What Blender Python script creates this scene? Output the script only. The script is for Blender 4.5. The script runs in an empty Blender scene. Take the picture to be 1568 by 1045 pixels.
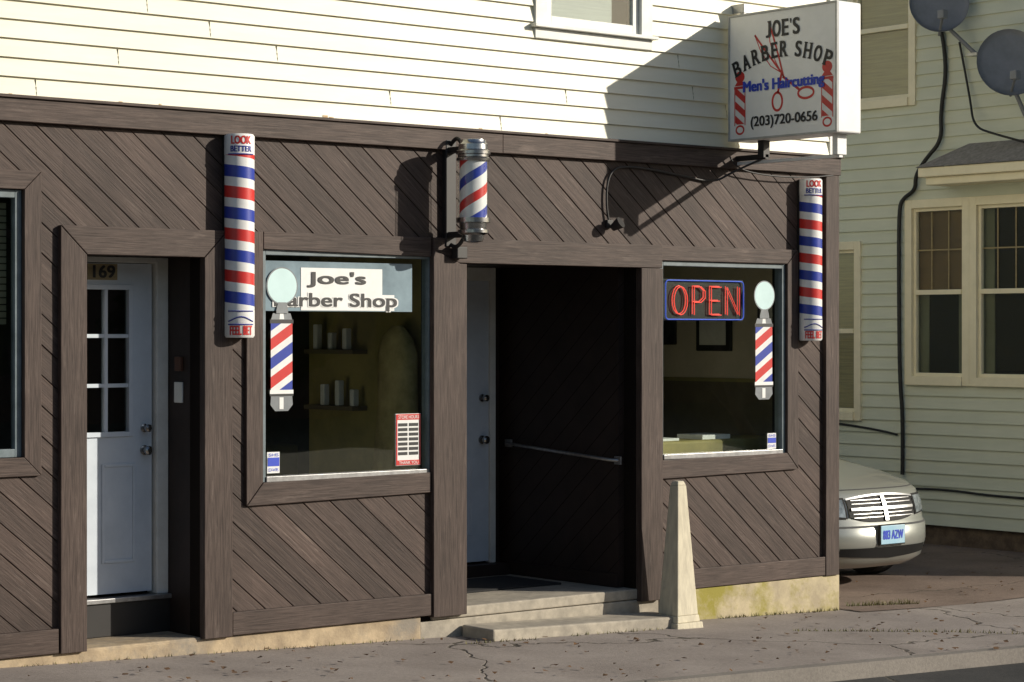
import bpy, bmesh, math, random
from mathutils import Vector, Matrix
random.seed(7)
scene=bpy.context.scene
COL=scene.collection
R=math.radians

# ------------------------------------------------------------------ helpers
def empty(name):
    o=bpy.data.objects.new(name,None); COL.objects.link(o); return o
def link(name,me,parent=None,mat=None,smooth=False,bevel=0):
    o=bpy.data.objects.new(name,me); COL.objects.link(o)
    if parent: o.parent=parent
    if mat:
        for m in (mat if isinstance(mat,list) else [mat]): me.materials.append(m)
    if smooth:
        for p in me.polygons: p.use_smooth=True
    if bevel:
        b=o.modifiers.new("bev",'BEVEL'); b.width=bevel; b.segments=2; b.limit_method='ANGLE'
    return o
def mesh(name,v,f,parent=None,mat=None,smooth=False,bevel=0):
    me=bpy.data.meshes.new(name); me.from_pydata(v,[],f); me.update()
    return link(name,me,parent,mat,smooth,bevel)
def boxdata(x0,x1,y0,y1,z0,z1):
    v=[(x0,y0,z0),(x1,y0,z0),(x1,y1,z0),(x0,y1,z0),(x0,y0,z1),(x1,y0,z1),(x1,y1,z1),(x0,y1,z1)]
    f=[(0,3,2,1),(4,5,6,7),(0,1,5,4),(1,2,6,5),(2,3,7,6),(3,0,4,7)]
    return v,f
def box(name,x0,x1,y0,y1,z0,z1,mat,parent=None,bevel=0):
    v,f=boxdata(x0,x1,y0,y1,z0,z1)
    return mesh(name,v,f,parent,mat,bevel=bevel)
def boxes(name,lst,mat,parent=None,bevel=0):
    V=[];F=[]
    for b in lst:
        v,f=boxdata(*b); n=len(V); V+=v; F+=[tuple(i+n for i in q) for q in f]
    return mesh(name,V,F,parent,mat,bevel=bevel)
def prism_xz(name,pts,y0,y1,mat,parent=None,bevel=0):
    n=len(pts)
    v=[(p[0],y0,p[1]) for p in pts]+[(p[0],y1,p[1]) for p in pts]
    f=[tuple(range(n)),tuple(range(2*n-1,n-1,-1))]
    f+=[(i,i+n,(i+1)%n+n,(i+1)%n) for i in range(n)]
    return mesh(name,v,f,parent,mat,bevel=bevel)
def lathe(name,prof,loc,mat,parent=None,seg=40,smooth=True,axis='Z'):
    V=[];F=[]
    for r,z in prof:
        for i in range(seg):
            a=2*math.pi*i/seg; V.append((r*math.cos(a),r*math.sin(a),z))
    for j in range(len(prof)-1):
        for i in range(seg):
            a=j*seg+i;b=j*seg+(i+1)%seg
            F.append((a,b,b+seg,a+seg))
    F.append(tuple(range(seg-1,-1,-1))); F.append(tuple((len(prof)-1)*seg+i for i in range(seg)))
    o=mesh(name,V,F,parent,mat,smooth=smooth); o.location=loc
    if smooth:
        e=o.modifiers.new("es",'EDGE_SPLIT'); e.split_angle=R(40)
    return o
def tube(name,pts,r,mat,parent=None,spline='POLY',cyc=False,res=3,radii=None):
    cu=bpy.data.curves.new(name,'CURVE'); cu.dimensions='3D'; cu.bevel_depth=r; cu.bevel_resolution=res
    sets=pts if isinstance(pts[0][0],(list,tuple)) else [pts]
    for k,ps in enumerate(sets):
        s=cu.splines.new('NURBS' if spline=='NURBS' else 'POLY'); s.points.add(len(ps)-1)
        for i,(p,q) in enumerate(zip(s.points,ps)):
            p.co=(q[0],q[1],q[2],1)
            if radii: p.radius=radii[k][i]
        if spline=='NURBS': s.order_u=3; s.use_endpoint_u=True; s.resolution_u=6
        s.use_cyclic_u=cyc
    cu.materials.append(mat)
    o=bpy.data.objects.new(name,cu); COL.objects.link(o)
    if parent: o.parent=parent
    return o
def text(name,body,cx,cy,cz,w,h,mat,parent=None,face='S',bold=0.0,roll=0):
    """bold: stroke thickening as a fraction of the letter height (shifted copies)"""
    cu=bpy.data.curves.new(name,'FONT'); cu.body=body; cu.size=1; cu.align_x='CENTER'; cu.align_y='CENTER'
    cu.extrude=0; cu.resolution_u=6
    o=bpy.data.objects.new(name,cu); COL.objects.link(o)
    bpy.context.view_layer.update()
    dg=bpy.context.evaluated_depsgraph_get()
    me=bpy.data.meshes.new_from_object(o.evaluated_get(dg))
    bpy.data.objects.remove(o)
    xs=[v.co.x for v in me.vertices]; ys=[v.co.y for v in me.vertices]
    mx,my=(max(xs)+min(xs))/2,(max(ys)+min(ys))/2
    sx=w/(max(xs)-min(xs)); sy=h/(max(ys)-min(ys))
    base=[((v.co.x-mx)*sx,(v.co.y-my)*sy) for v in me.vertices]; polys=[tuple(p.vertices) for p in me.polygons]
    if bold:
        d=bold*h; offs=[(-d,-d*.5),(d,-d*.5),(-d,d*.5),(d,d*.5),(0,0)]
    else: offs=[(0,0)]
    V=[];F=[]
    for k,(dx,dy) in enumerate(offs):
        n=len(V); V+=[(x+dx,y+dy,k*.0002) for x,y in base]; F+=[tuple(i+n for i in p) for p in polys]
    me2=bpy.data.meshes.new(name); me2.from_pydata(V,[],F); me2.update()
    o=link(name,me2,parent,mat)
    rot=Matrix.Rotation(R(90),4,'X')
    if face=='W': rot=Matrix.Rotation(R(-90),4,'Z')@rot
    o.matrix_world=Matrix.Translation((cx,cy,cz))@rot@Matrix.Rotation(roll,4,'Z')
    return o

# ------------------------------------------------------------------ materials
def newmat(name):
    m=bpy.data.materials.new(name); m.use_nodes=True
    nt=m.node_tree; return m,nt,nt.nodes['Principled BSDF']
def c4(c): return (c[0],c[1],c[2],1)
def surf(name,c1,c2=None,rough=.6,scale=6,stretch=(1,1,1),rot=(0,0,0),bump=.15,bdist=.004,metal=0,detail=6,lo=.35,hi=.65,spec=.5,island=0,c3=None,s3=1.2,t3=(.55,.7),st3=None,dirt=None):
    m,nt,b=newmat(name); N=nt.nodes; L=nt.links
    b.inputs['Roughness'].default_value=rough; b.inputs['Metallic'].default_value=metal
    b.inputs['Specular IOR Level'].default_value=spec
    if c2 is None: c2=tuple(x*.8 for x in c1)
    tc=N.new('ShaderNodeTexCoord'); mp0=N.new('ShaderNodeMapping'); mp=N.new('ShaderNodeMapping')
    mp0.inputs['Rotation'].default_value=rot
    mp.inputs['Scale'].default_value=stretch
    L.new(tc.outputs['Object'],mp0.inputs[0]); L.new(mp0.outputs[0],mp.inputs[0])
    n=N.new('ShaderNodeTexNoise'); n.inputs['Scale'].default_value=scale; n.inputs['Detail'].default_value=detail; n.inputs['Roughness'].default_value=.65
    L.new(mp.outputs[0],n.inputs['Vector'])
    r=N.new('ShaderNodeValToRGB'); r.color_ramp.elements[0].position=lo; r.color_ramp.elements[1].position=hi
    r.color_ramp.elements[0].color=c4(c2); r.color_ramp.elements[1].color=c4(c1)
    L.new(n.outputs['Fac'],r.inputs[0]); out=r.outputs[0]
    if c3:
        n3=N.new('ShaderNodeTexNoise'); n3.inputs['Scale'].default_value=s3; n3.inputs['Detail'].default_value=8; n3.inputs['Roughness'].default_value=.7
        if st3:
            m3=N.new('ShaderNodeMapping'); m3.inputs['Scale'].default_value=st3; L.new(mp0.outputs[0],m3.inputs[0]); L.new(m3.outputs[0],n3.inputs['Vector'])
        else: L.new(tc.outputs['Object'],n3.inputs['Vector'])
        r3=N.new('ShaderNodeMapRange'); r3.inputs[1].default_value=t3[0]; r3.inputs[2].default_value=t3[1]
        L.new(n3.outputs['Fac'],r3.inputs[0])
        mx=N.new('ShaderNodeMix'); mx.data_type='RGBA'
        L.new(r3.outputs[0],mx.inputs[0]); L.new(out,mx.inputs[6]); mx.inputs[7].default_value=c4(c3); out=mx.outputs[2]
    def scaleby(out,fac):
        s=N.new('ShaderNodeVectorMath'); s.operation='SCALE'; L.new(out,s.inputs[0]); L.new(fac,s.inputs['Scale']); return s.outputs[0]
    if island:
        g=N.new('ShaderNodeNewGeometry'); mr=N.new('ShaderNodeMapRange'); mr.inputs[3].default_value=1-island; mr.inputs[4].default_value=1+island
        L.new(g.outputs['Random Per Island'],mr.inputs[0]); out=scaleby(out,mr.outputs[0])
    if dirt:
        n4=N.new('ShaderNodeTexNoise'); n4.inputs['Scale'].default_value=dirt[0]; n4.inputs['Detail'].default_value=5; n4.inputs['Roughness'].default_value=.6
        m4=N.new('ShaderNodeMapping'); m4.inputs['Scale'].default_value=(1,1,.5); L.new(tc.outputs['Object'],m4.inputs[0]); L.new(m4.outputs[0],n4.inputs['Vector'])
        mr=N.new('ShaderNodeMapRange'); mr.inputs[1].default_value=.3; mr.inputs[2].default_value=.7; mr.inputs[3].default_value=dirt[1]; mr.inputs[4].default_value=dirt[2]
        L.new(n4.outputs['Fac'],mr.inputs[0]); out=scaleby(out,mr.outputs[0])
    L.new(out,b.inputs['Base Color'])
    if bump:
        bp=N.new('ShaderNodeBump'); bp.inputs['Strength'].default_value=bump; bp.inputs['Distance'].default_value=bdist
        L.new(n.outputs['Fac'],bp.inputs['Height']); L.new(bp.outputs[0],b.inputs['Normal'])
    return m
ALPHA=R(40)
brown=(.088,.060,.049); brown2=(.040,.026,.021); worn=(.165,.125,.105)
M_board=surf('board_paint',brown,brown2,.6,5,(1,6,26),(0,-ALPHA,0),.6,.004,spec=.3,island=.24,c3=worn,s3=7,t3=(.57,.80),st3=(.5,4,5),dirt=(1.6,.70,1.12))
M_trim_v=surf('trim_paint_v',(.098,.069,.057),brown2,.6,5,(24,24,1),(0,0,0),.5,.003,spec=.3,island=.1,c3=worn,s3=6,t3=(.57,.80),st3=(5,5,.6),dirt=(1.8,.70,1.12))
M_trim_h=surf('trim_paint_h',(.098,.069,.057),brown2,.6,5,(1,24,24),(0,0,0),.5,.003,spec=.3,island=.1,c3=worn,s3=6,t3=(.57,.80),st3=(.6,5,5),dirt=(1.8,.70,1.12))
M_gap=surf('dark_gap',(.014,.010,.008),None,.9,bump=0,spec=.1)
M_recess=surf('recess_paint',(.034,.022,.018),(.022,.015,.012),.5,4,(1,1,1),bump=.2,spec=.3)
M_siding=surf('cream_siding',(.82,.79,.64),(.76,.73,.57),.5,3,(.4,1,3),bump=.08,c3=(.58,.53,.36),s3=2.3,t3=(.68,.95),dirt=(.9,.93,1.0))
M_joint=surf('siding_joint',(.42,.39,.28),None,.7,bump=0)
M_rust=surf('rust_stain',(.42,.24,.10),(.6,.5,.32),.7,30,bump=0)
M_white=surf('white_trim',(.76,.76,.72),(.66,.66,.61),.45,8,bump=.05)
M_found=surf('foundation_paint',(.50,.39,.25),(.30,.23,.15),.85,7,bump=.7,bdist=.012,c3=(.24,.21,.17),s3=2.5,t3=(.48,.66))
M_foundg=surf('foundation_moss',(.52,.44,.28),(.36,.30,.20),.85,7,bump=.6,bdist=.01,c3=(.27,.235,.04),s3=1.9,t3=(.46,.6))
M_conc=surf('concrete',(.44,.39,.31),(.29,.26,.21),.9,10,bump=.5,bdist=.008,c3=(.22,.20,.17),s3=2,t3=(.5,.8))
M_doorblue=surf('door_paint',(.62,.68,.74),(.54,.60,.66),.4,5,bump=.05,c3=(.42,.43,.42),s3=7,t3=(.68,.9))
M_chrome=surf('worn_chrome',(.5,.5,.5),(.3,.3,.3),.25,20,bump=.05,metal=1)
M_steel=surf('steel',(.45,.45,.45),(.3,.3,.3),.35,20,bump=.05,metal=.8)
M_black=surf('black_metal',(.02,.018,.017),None,.5,bump=0)
M_cable=surf('cable_rubber',(.018,.018,.018),None,.6,bump=0)
M_red=surf('red_enamel',(.62,.03,.025),(.5,.025,.02),.4,12,bump=0)
M_blue=surf('blue_enamel',(.02,.035,.30),None,.4,bump=0)
M_wht=surf('white_enamel',(.80,.80,.78),(.72,.72,.70),.4,6,bump=0)
M_inkblk=surf('black_ink',(.012,.012,.014),None,.5,bump=0)
M_inkblue=surf('blue_ink',(.02,.06,.55),None,.5,bump=0)
M_glaze=surf('globe_print',(.55,.74,.74),(.50,.68,.68),.4,6,bump=0)
M_greyprint=surf('grey_print',(.22,.24,.25),(.15,.16,.17),.4,6,bump=0)
M_bluepale=surf('banner_plastic',(.24,.33,.38),(.10,.15,.18),.3,1.6,bump=0)
M_nsiding=surf('pale_green_siding',(.64,.66,.55),(.58,.61,.50),.55,3,(1,.4,3),bump=.08,dirt=(.8,.9,1.04))
M_ntrim=surf('cream_trim',(.86,.79,.60),(.78,.72,.54),.5,6,bump=.05)
M_nfound=surf('stone_foundation',(.17,.12,.08),(.08,.055,.04),.9,9,bump=.7,bdist=.02)
M_shingle=surf('roof_shingle',(.34,.31,.28),(.22,.20,.18),.9,20,bump=.6)
M_dish=surf('dish_paint',(.21,.22,.25),(.17,.18,.20),.5,6,bump=0)
M_blind=surf('window_shade',(.42,.44,.43),(.33,.35,.35),.7,3,(1,1,40),bump=.1)
M_int=surf('interior_paint',(.16,.13,.07),(.09,.075,.045),.8,2,bump=0)
M_int2=surf('interior_olive',(.34,.28,.09),(.20,.17,.06),.8,2,bump=0)
M_intbeige=surf('interior_beige',(.66,.56,.42),(.52,.44,.33),.8,1.5,bump=0)
M_intwhite=surf('interior_white',(.78,.74,.66),None,.8,1.5,bump=0)
M_intfl=surf('interior_floor',(.34,.27,.20),None,.6,bump=0)
M_cloth=surf('interior_cloth',(.50,.40,.18),(.25,.20,.08),.9,4,bump=0)
M_tan=surf('tan_shade',(.40,.32,.17),(.26,.21,.12),.7,2,(1,1,25),bump=.1)
M_screen=surf('insect_screen',(.20,.19,.13),(.15,.14,.09),.8,2,bump=0)

def glass(name,tint=(.9,.95,.93),f0=.045,gl=(1,1,1),bump=.25):
    m=bpy.data.materials.new(name); m.use_nodes=True; nt=m.node_tree; N=nt.nodes; L=nt.links
    N.remove(N['Principled BSDF']); out=N['Material Output']
    t=N.new('ShaderNodeBsdfTransparent'); t.inputs[0].default_value=c4(tint)
    g=N.new('ShaderNodeBsdfGlossy'); g.inputs['Roughness'].default_value=.01; g.inputs[0].default_value=c4(gl)
    ge=N.new('ShaderNodeNewGeometry'); dt=N.new('ShaderNodeVectorMath'); dt.operation='DOT_PRODUCT'
    L.new(ge.outputs['Normal'],dt.inputs[0]); L.new(ge.outputs['Incoming'],dt.inputs[1])
    def M(op,a,b=None,c=None):
        q=N.new('ShaderNodeMath'); q.operation=op
        for i,s in enumerate((a,b,c)):
            if s is None: continue
            if isinstance(s,(int,float)): q.inputs[i].default_value=s
            else: L.new(s,q.inputs[i])
        return q.outputs[0]
    ab=M('ABSOLUTE',dt.outputs['Value']); om=M('SUBTRACT',1.0,ab); pw=M('POWER',om,5.0); fac=M('MULTIPLY_ADD',pw,1-f0,f0)
    tc=N.new('ShaderNodeTexCoord'); n=N.new('ShaderNodeTexNoise'); n.inputs['Scale'].default_value=1.1; n.inputs['Detail'].default_value=1
    L.new(tc.outputs['Object'],n.inputs['Vector'])
    bp=N.new('ShaderNodeBump'); bp.inputs['Strength'].default_value=bump; bp.inputs['Distance'].default_value=.01
    L.new(n.outputs['Fac'],bp.inputs['Height']); L.new(bp.outputs[0],g.inputs['Normal'])
    mx=N.new('ShaderNodeMixShader'); L.new(fac,mx.inputs[0]); L.new(t.outputs[0],mx.inputs[1]); L.new(g.outputs[0],mx.inputs[2])
    L.new(mx.outputs[0],out.inputs['Surface']); return m
M_glass=glass('window_glass',(.92,.95,.93),f0=.05)

def stripes(name,mode,period,slant,seq=None,rough=.35,off=0.0):
    m,nt,b=newmat(name); N=nt.nodes; L=nt.links; b.inputs['Roughness'].default_value=rough
    tc=N.new('ShaderNodeTexCoord'); sp=N.new('ShaderNodeSeparateXYZ'); L.new(tc.outputs['Object'],sp.inputs[0])
    def math_(op,a,bv):
        q=N.new('ShaderNodeMath'); q.operation=op
        for i,s in enumerate((a,bv)):
            if s is None: continue
            if isinstance(s,(int,float)): q.inputs[i].default_value=s
            else: L.new(s,q.inputs[i])
        return q.outputs[0]
    if mode=='cyl':
        a=math_('ARCTAN2',sp.outputs['X'],math_('MULTIPLY',sp.outputs['Y'],-1.0)); a=math_('DIVIDE',a,2*math.pi)
    elif mode=='flat': a=sp.outputs['X']
    else: a=sp.outputs['Y']
    u=math_('ADD',sp.outputs['Z'],math_('MULTIPLY',a,slant)); u=math_('DIVIDE',u,period); u=math_('ADD',u,100+off); u=math_('FRACT',u,None)
    r=N.new('ShaderNodeValToRGB'); cr=r.color_ramp; cr.interpolation='CONSTANT'
    W=(.78,.78,.76);RD=(.60,.035,.03);BL=(.025,.05,.34)
    seq=seq or [(0,RD),(.28,W),(.5,BL),(.78,W)]
    cr.elements[0].position=seq[0][0]; cr.elements[0].color=c4(seq[0][1]); cr.elements[1].position=seq[1][0]; cr.elements[1].color=c4(seq[1][1])
    for p,c in seq[2:]:
        e=cr.elements.new(p); e.color=c4(c)
    L.new(u,r.inputs[0])
    n=N.new('ShaderNodeTexNoise'); n.inputs['Scale'].default_value=14; L.new(tc.outputs['Object'],n.inputs['Vector'])
    mr=N.new('ShaderNodeMapRange'); mr.inputs[3].default_value=.8; mr.inputs[4].default_value=1.08; L.new(n.outputs['Fac'],mr.inputs[0])
    vm=N.new('ShaderNodeVectorMath'); vm.operation='SCALE'; L.new(r.outputs[0],vm.inputs[0]); L.new(mr.outputs[0],vm.inputs['Scale'])
    L.new(vm.outputs[0],b.inputs['Base Color']); return m
W=(.78,.78,.76);RD=(.60,.035,.03);BL=(.025,.05,.34)

# ------------------------------------------------------------------ ground
KY=-2.3
def zg(x): 
    x=max(-14,min(x,14.6)); return .15-.032*(x-6.1)
def sheet(name,x0,x1,y0,y1,dz,mat,nx=40,parent=None,thick=0,ys=None):
    ys=ys or [y0,y1]; V=[];F=[]
    xs=[x0+(x1-x0)*i/nx for i in range(nx+1)]
    for y in ys:
        for x in xs: V.append((x,y,zg(x)+dz))
    n=nx+1
    for j in range(len(ys)-1):
        for i in range(nx): F.append((j*n+i,j*n+i+1,(j+1)*n+i+1,(j+1)*n+i))
    if thick:
        b=len(V)
        for x in xs: V.append((x,ys[0],zg(x)+dz-thick))
        for i in range(nx): F.append((b+i,b+i+1,i+1,i))
    return mesh(name,V,F,parent,mat)
def paving(name,c1,c2,joint,crack,scale=40,jointw=.007,jx=2.1,crw=(.0010,.0045),cdark=(.08,.07,.055)):
    m,nt,b=newmat(name); N=nt.nodes; L=nt.links; b.inputs['Roughness'].default_value=.9; b.inputs['Specular IOR Level'].default_value=.2
    tc=N.new('ShaderNodeTexCoord')
    n=N.new('ShaderNodeTexNoise'); n.inputs['Scale'].default_value=scale; n.inputs['Detail'].default_value=8; n.inputs['Roughness'].default_value=.75
    n2=N.new('ShaderNodeTexNoise'); n2.inputs['Scale'].default_value=1.3; n2.inputs['Detail'].default_value=6; n2.inputs['Roughness'].default_value=.6
    for q in (n,n2): L.new(tc.outputs['Object'],q.inputs['Vector'])
    r=N.new('ShaderNodeValToRGB'); r.color_ramp.elements[0].position=.38; r.color_ramp.elements[1].position=.62
    r.color_ramp.elements[0].color=c4(c2); r.color_ramp.elements[1].color=c4(c1); 
    ad=N.new('ShaderNodeMath'); ad.operation='ADD'; L.new(n.outputs['Fac'],ad.inputs[0]); L.new(n2.outputs['Fac'],ad.inputs[1])
    h=N.new('ShaderNodeMath'); h.operation='MULTIPLY'; h.inputs[1].default_value=.5; L.new(ad.outputs[0],h.inputs[0]); L.new(h.outputs[0],r.inputs[0])
    nd=N.new('ShaderNodeTexNoise'); nd.inputs['Scale'].default_value=3; nd.inputs['Detail'].default_value=5; L.new(tc.outputs['Object'],nd.inputs['Vector'])
    va=N.new('ShaderNodeVectorMath'); va.operation='SCALE'; va.inputs['Scale'].default_value=.35; L.new(nd.outputs['Color'],va.inputs[0])
    vb=N.new('ShaderNodeVectorMath'); vb.operation='ADD'; L.new(tc.outputs['Object'],vb.inputs[0]); L.new(va.outputs[0],vb.inputs[1])
    vo=N.new('ShaderNodeTexVoronoi'); vo.feature='DISTANCE_TO_EDGE'; vo.inputs['Scale'].default_value=crack; L.new(vb.outputs[0],vo.inputs['Vector'])
    mr=N.new('ShaderNodeMapRange'); mr.inputs[1].default_value=crw[0]; mr.inputs[2].default_value=crw[1]; L.new(vo.outputs['Distance'],mr.inputs[0])
    fac=mr.outputs[0]
    if joint:
        sp=N.new('ShaderNodeSeparateXYZ'); L.new(tc.outputs['Object'],sp.inputs[0])
        pp=N.new('ShaderNodeMath'); pp.operation='PINGPONG'; pp.inputs[1].default_value=jx/2; L.new(sp.outputs['X'],pp.inputs[0])
        m2=N.new('ShaderNodeMapRange'); m2.inputs[1].default_value=jointw*.6; m2.inputs[2].default_value=jointw*1.4; L.new(pp.outputs[0],m2.inputs[0])
        mi=N.new('ShaderNodeMath'); mi.operation='MINIMUM'; L.new(fac,mi.inputs[0]); L.new(m2.outputs[0],mi.inputs[1]); fac=mi.outputs[0]
    mx=N.new('ShaderNodeMix'); mx.data_type='RGBA'; L.new(fac,mx.inputs[0]); mx.inputs[6].default_value=c4(cdark); L.new(r.outputs[0],mx.inputs[7])
    L.new(mx.outputs[2],b.inputs['Base Color'])
    s=N.new('ShaderNodeMath'); s.operation='MULTIPLY_ADD'; s.inputs[1].default_value=.6; L.new(n.outputs['Fac'],s.inputs[0]); L.new(fac,s.inputs[2])
    bp=N.new('ShaderNodeBump'); bp.inputs['Strength'].default_value=.6; bp.inputs['Distance'].default_value=.010; L.new(s.outputs[0],bp.inputs['Height']); L.new(bp.outputs[0],b.inputs['Normal'])
    return m
M_walk=paving('sidewalk_concrete',(.345,.305,.275),(.22,.19,.17),False,.33)
M_road=paving('asphalt',(.075,.073,.07),(.035,.035,.035),False,.25)
M_drive=paving('driveway_asphalt',(.25,.19,.155),(.14,.105,.085),False,.35)
M_kerb=paving('kerb_concrete',(.27,.245,.215),(.16,.145,.13),True,.3,jx=4.2)
M_dirt=surf('dirt_ground',(.16,.13,.09),(.07,.08,.035),.95,3,bump=.5,bdist=.03)

sheet('ground',-300,400,-300,400,-.30,M_dirt,120)
sheet('road',-60,80,-11,KY-.10,-.10,M_road,80)
sheet('sidewalk',-30,60,KY,.6,0,M_walk,90,thick=.2)
sheet('kerb',-30,60,KY-.10,KY-.001,.003,M_kerb,90,thick=.2)
sheet('driveway',13.36,18.6,-.25,14,.006,M_drive,10,ys=[-.25,1.5,4,14])
sheet('sidewalk',-30,60,-14,-11.15,0,M_walk,60)
sheet('lawn',18.6,60,.6,20,-.02,M_dirt,20)
def weeds(name,spots,seed=2):
    rr=random.Random(seed); V=[];F=[]
    for x0,y0,x1,y1,cnt,hh in spots:
        for k in range(cnt):
            t=rr.random(); x=x0+(x1-x0)*t+rr.gauss(0,.012); y=y0+(y1-y0)*t+rr.gauss(0,.012); z=zg(x)
            a=rr.uniform(0,6.28); h=hh*rr.uniform(.3,1); w=.004; lean=rr.uniform(.2,1.1)*h
            n=len(V); dx,dy=math.cos(a),math.sin(a)
            V+=[(x-dy*w,y+dx*w,z),(x+dy*w,y-dx*w,z),(x+dx*lean,y+dy*lean,z+h)]; F.append((n,n+1,n+2))
    return mesh(name,V,F,None,surf('dry_grass',(.20,.17,.06),(.10,.11,.03),.8,4,bump=0))
weeds('grass',[(11.9,-.9,12.9,-1.5,160,.03),(12.9,-1.5,13.7,-2.25,120,.035),(13.6,.1,14.3,-.02,260,.06),(9.3,-.40,9.9,-.42,60,.03),(6.2,-.04,9.2,-.06,110,.03),(12.0,-.06,13.3,-.05,140,.04),(10.2,-.38,11.1,-.38,50,.03)])
def leaves():
    rr=random.Random(9); V=[];F=[]
    for k in range(420):
        x=rr.uniform(6,19); y=rr.uniform(-2.4,.0) if x<13 else rr.uniform(-2.4,1.6); s=rr.uniform(.010,.026); a=rr.uniform(0,6.28); z=zg(x)+.010
        n=len(V); V+=[(x+s*math.cos(a+i*1.57),y+s*math.sin(a+i*1.57),z+rr.uniform(0,.015)) for i in range(4)]; F.append((n,n+1,n+2,n+3))
    mesh('fallen_leaves',V,F,None,surf('dead_leaf',(.16,.08,.03),(.09,.05,.025),.8,4,bump=0))
leaves()

# ------------------------------------------------------------------ barber shop building
B=empty('barbershop_building')
def diag_panel(name,x0,x1,z0,z1,yf=-.018,w=.138):
    bm=bmesh.new(); ca,sa=math.cos(ALPHA),math.sin(ALPHA)
    d=Vector((ca,0,-sa)); n=Vector((sa,0,ca))
    cs=[Vector((x,0,z)) for x in(x0,x1) for z in(z0,z1)]
    ks=[c.dot(n)/w for c in cs]; ds=[c.dot(d) for c in cs]
    for k in range(int(math.floor(min(ks)))-1,int(math.ceil(max(ks)))+1):
        rr=random.Random(k*13+5); dy=rr.uniform(-.002,.002); g=.001+rr.random()*.0014; ch=.0035
        prof=[(k*w+g,.004),(k*w+g,yf+ch+dy),(k*w+g+ch,yf+dy),((k+1)*w-g-ch,yf+dy),((k+1)*w-g,yf+ch+dy),((k+1)*w-g,.004)]
        a,b=min(ds)-.2,max(ds)+.2
        va=[bm.verts.new(d*a+n*p+Vector((0,y,0))) for p,y in prof]
        vb=[bm.verts.new(d*b+n*p+Vector((0,y,0))) for p,y in prof]
        for i in range(5): bm.faces.new((va[i],vb[i],vb[i+1],va[i+1]))
    for co,no in (((x0,0,0),(-1,0,0)),((x1,0,0),(1,0,0)),((0,0,z0),(0,0,-1)),((0,0,z1),(0,0,1))):
        bmesh.ops.bisect_plane(bm,geom=bm.verts[:]+bm.edges[:]+bm.faces[:],plane_co=co,plane_no=no,clear_outer=True)
    bmesh.ops.recalc_face_normals(bm,faces=bm.faces[:])
    me=bpy.data.meshes.new(name); bm.to_mesh(me); bm.free()
    return link(name,me,B,M_board)
diag_panel('boards_far_left',1.0,5.1,.35,3.34)
diag_panel('boards_under_left_window',5.1,6.52,.35,1.3)
diag_panel('boards_over_left_window',5.1,6.52,3.0,3.34)
diag_panel('boards_strip_left',6.33,6.52,1.3,3.0)
diag_panel('boards_top',6.52,13.2,2.66,3.34)
diag_panel('boards_strip_mid',7.66,7.86,.35,2.66)
diag_panel('boards_under_window1',7.86,9.32,.35,1.1)
diag_panel('boards_under_window2',11.36,13.2,.35,1.1)
diag_panel('boards_strip_right',12.8,13.2,1.1,2.66)

Y1=.12
back=[(1.0,5.3,.006,Y1,.0,3.5),(5.3,6.26,.006,Y1,.0,1.37),(5.3,6.26,.006,Y1,2.94,3.5),(6.26,6.66,.006,Y1,.0,3.5),
(6.66,7.49,.006,Y1,2.575,3.5),(7.49,7.92,.006,Y1,.0,3.5),(7.92,9.31,.006,Y1,.0,1.15),(7.92,9.31,.006,Y1,2.63,3.5),(9.31,9.57,.006,Y1,.0,3.5),
(9.57,11.18,.006,Y1,2.575,3.5),(11.18,11.42,.006,Y1,.0,3.5),(11.42,12.74,.006,Y1,.0,1.17),(11.42,12.74,.006,Y1,2.625,3.5),(12.74,13.29,.006,Y1,.0,3.5)]
boxes('wall_backing',back,M_gap,B)
box('side_wall_right',13.17,13.29,.13,9,-.3,7,M_siding,B)
box('side_wall_left',1.0,1.1,.13,9,-.3,7,M_siding,B)
box('rear_wall',1.0,13.29,8.9,9.02,-.3,7,M_siding,B)
boxes('floor_slab_between_storeys',[(1.1,13.17,.125,8.9,2.95,3.4)],M_gap,B)
box('roof',.8,13.6,-.35,9.2,7.0,7.15,M_shingle,B)

TF=-.045
boxes('top_trim',[(1.0,5.62,-.06,.003,3.335,3.47),(5.622,9.88,-.061,.003,3.334,3.47),(9.882,13.33,-.06,.003,3.335,3.47)],M_trim_h,B,.004)
boxes('top_cap',[(1.0,13.345,-.078,.003,3.4705,3.488)],M_trim_h,B,.002)
boxes('base_boards',[(1.0,6.48,-.05,.003,.205,.35),(7.695,9.27,-.05,.003,.205,.35),(11.405,13.16,-.05,.003,.205,.35)],M_trim_h,B,.004)
def frame(name,x0,x1,z0,z1,w,yf=TF):
    X0,X1,Z0,Z1=x0-w,x1+w,z0-w,z1+w
    g=.0015
    prism_xz(name+'_left',[(X0,Z0+g),(x0,z0+g),(x0,z1-g),(X0,Z1-g)],yf,.003,M_trim_v,B,.003)
    prism_xz(name+'_right',[(x1,z0+g),(X1,Z0+g),(X1,Z1-g),(x1,z1-g)],yf,.003,M_trim_v,B,.003)
    prism_xz(name+'_bottom',[(X0+g,Z0),(X1-g,Z0),(x1-g,z0),(x0+g,z0)],yf,.003,M_trim_h,B,.003)
    prism_xz(name+'_top',[(x0+g,z1),(x1-g,z1),(X1-g,Z1),(X0+g,Z1)],yf,.003,M_trim_h,B,.003)
frame('left_window_casing',5.3,6.26,1.37,2.94,.11)
prism_xz('door1_casing_left',[(6.49,.2),(6.665,.2),(6.665,2.565),(6.49,2.735)],TF-.012,.003,M_trim_v,B,.004)
prism_xz('door1_casing_right',[(7.485,.2),(7.69,.2),(7.69,2.67),(7.655,2.735),(7.485,2.565)],TF-.012,.003,M_trim_v,B,.004)
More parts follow.
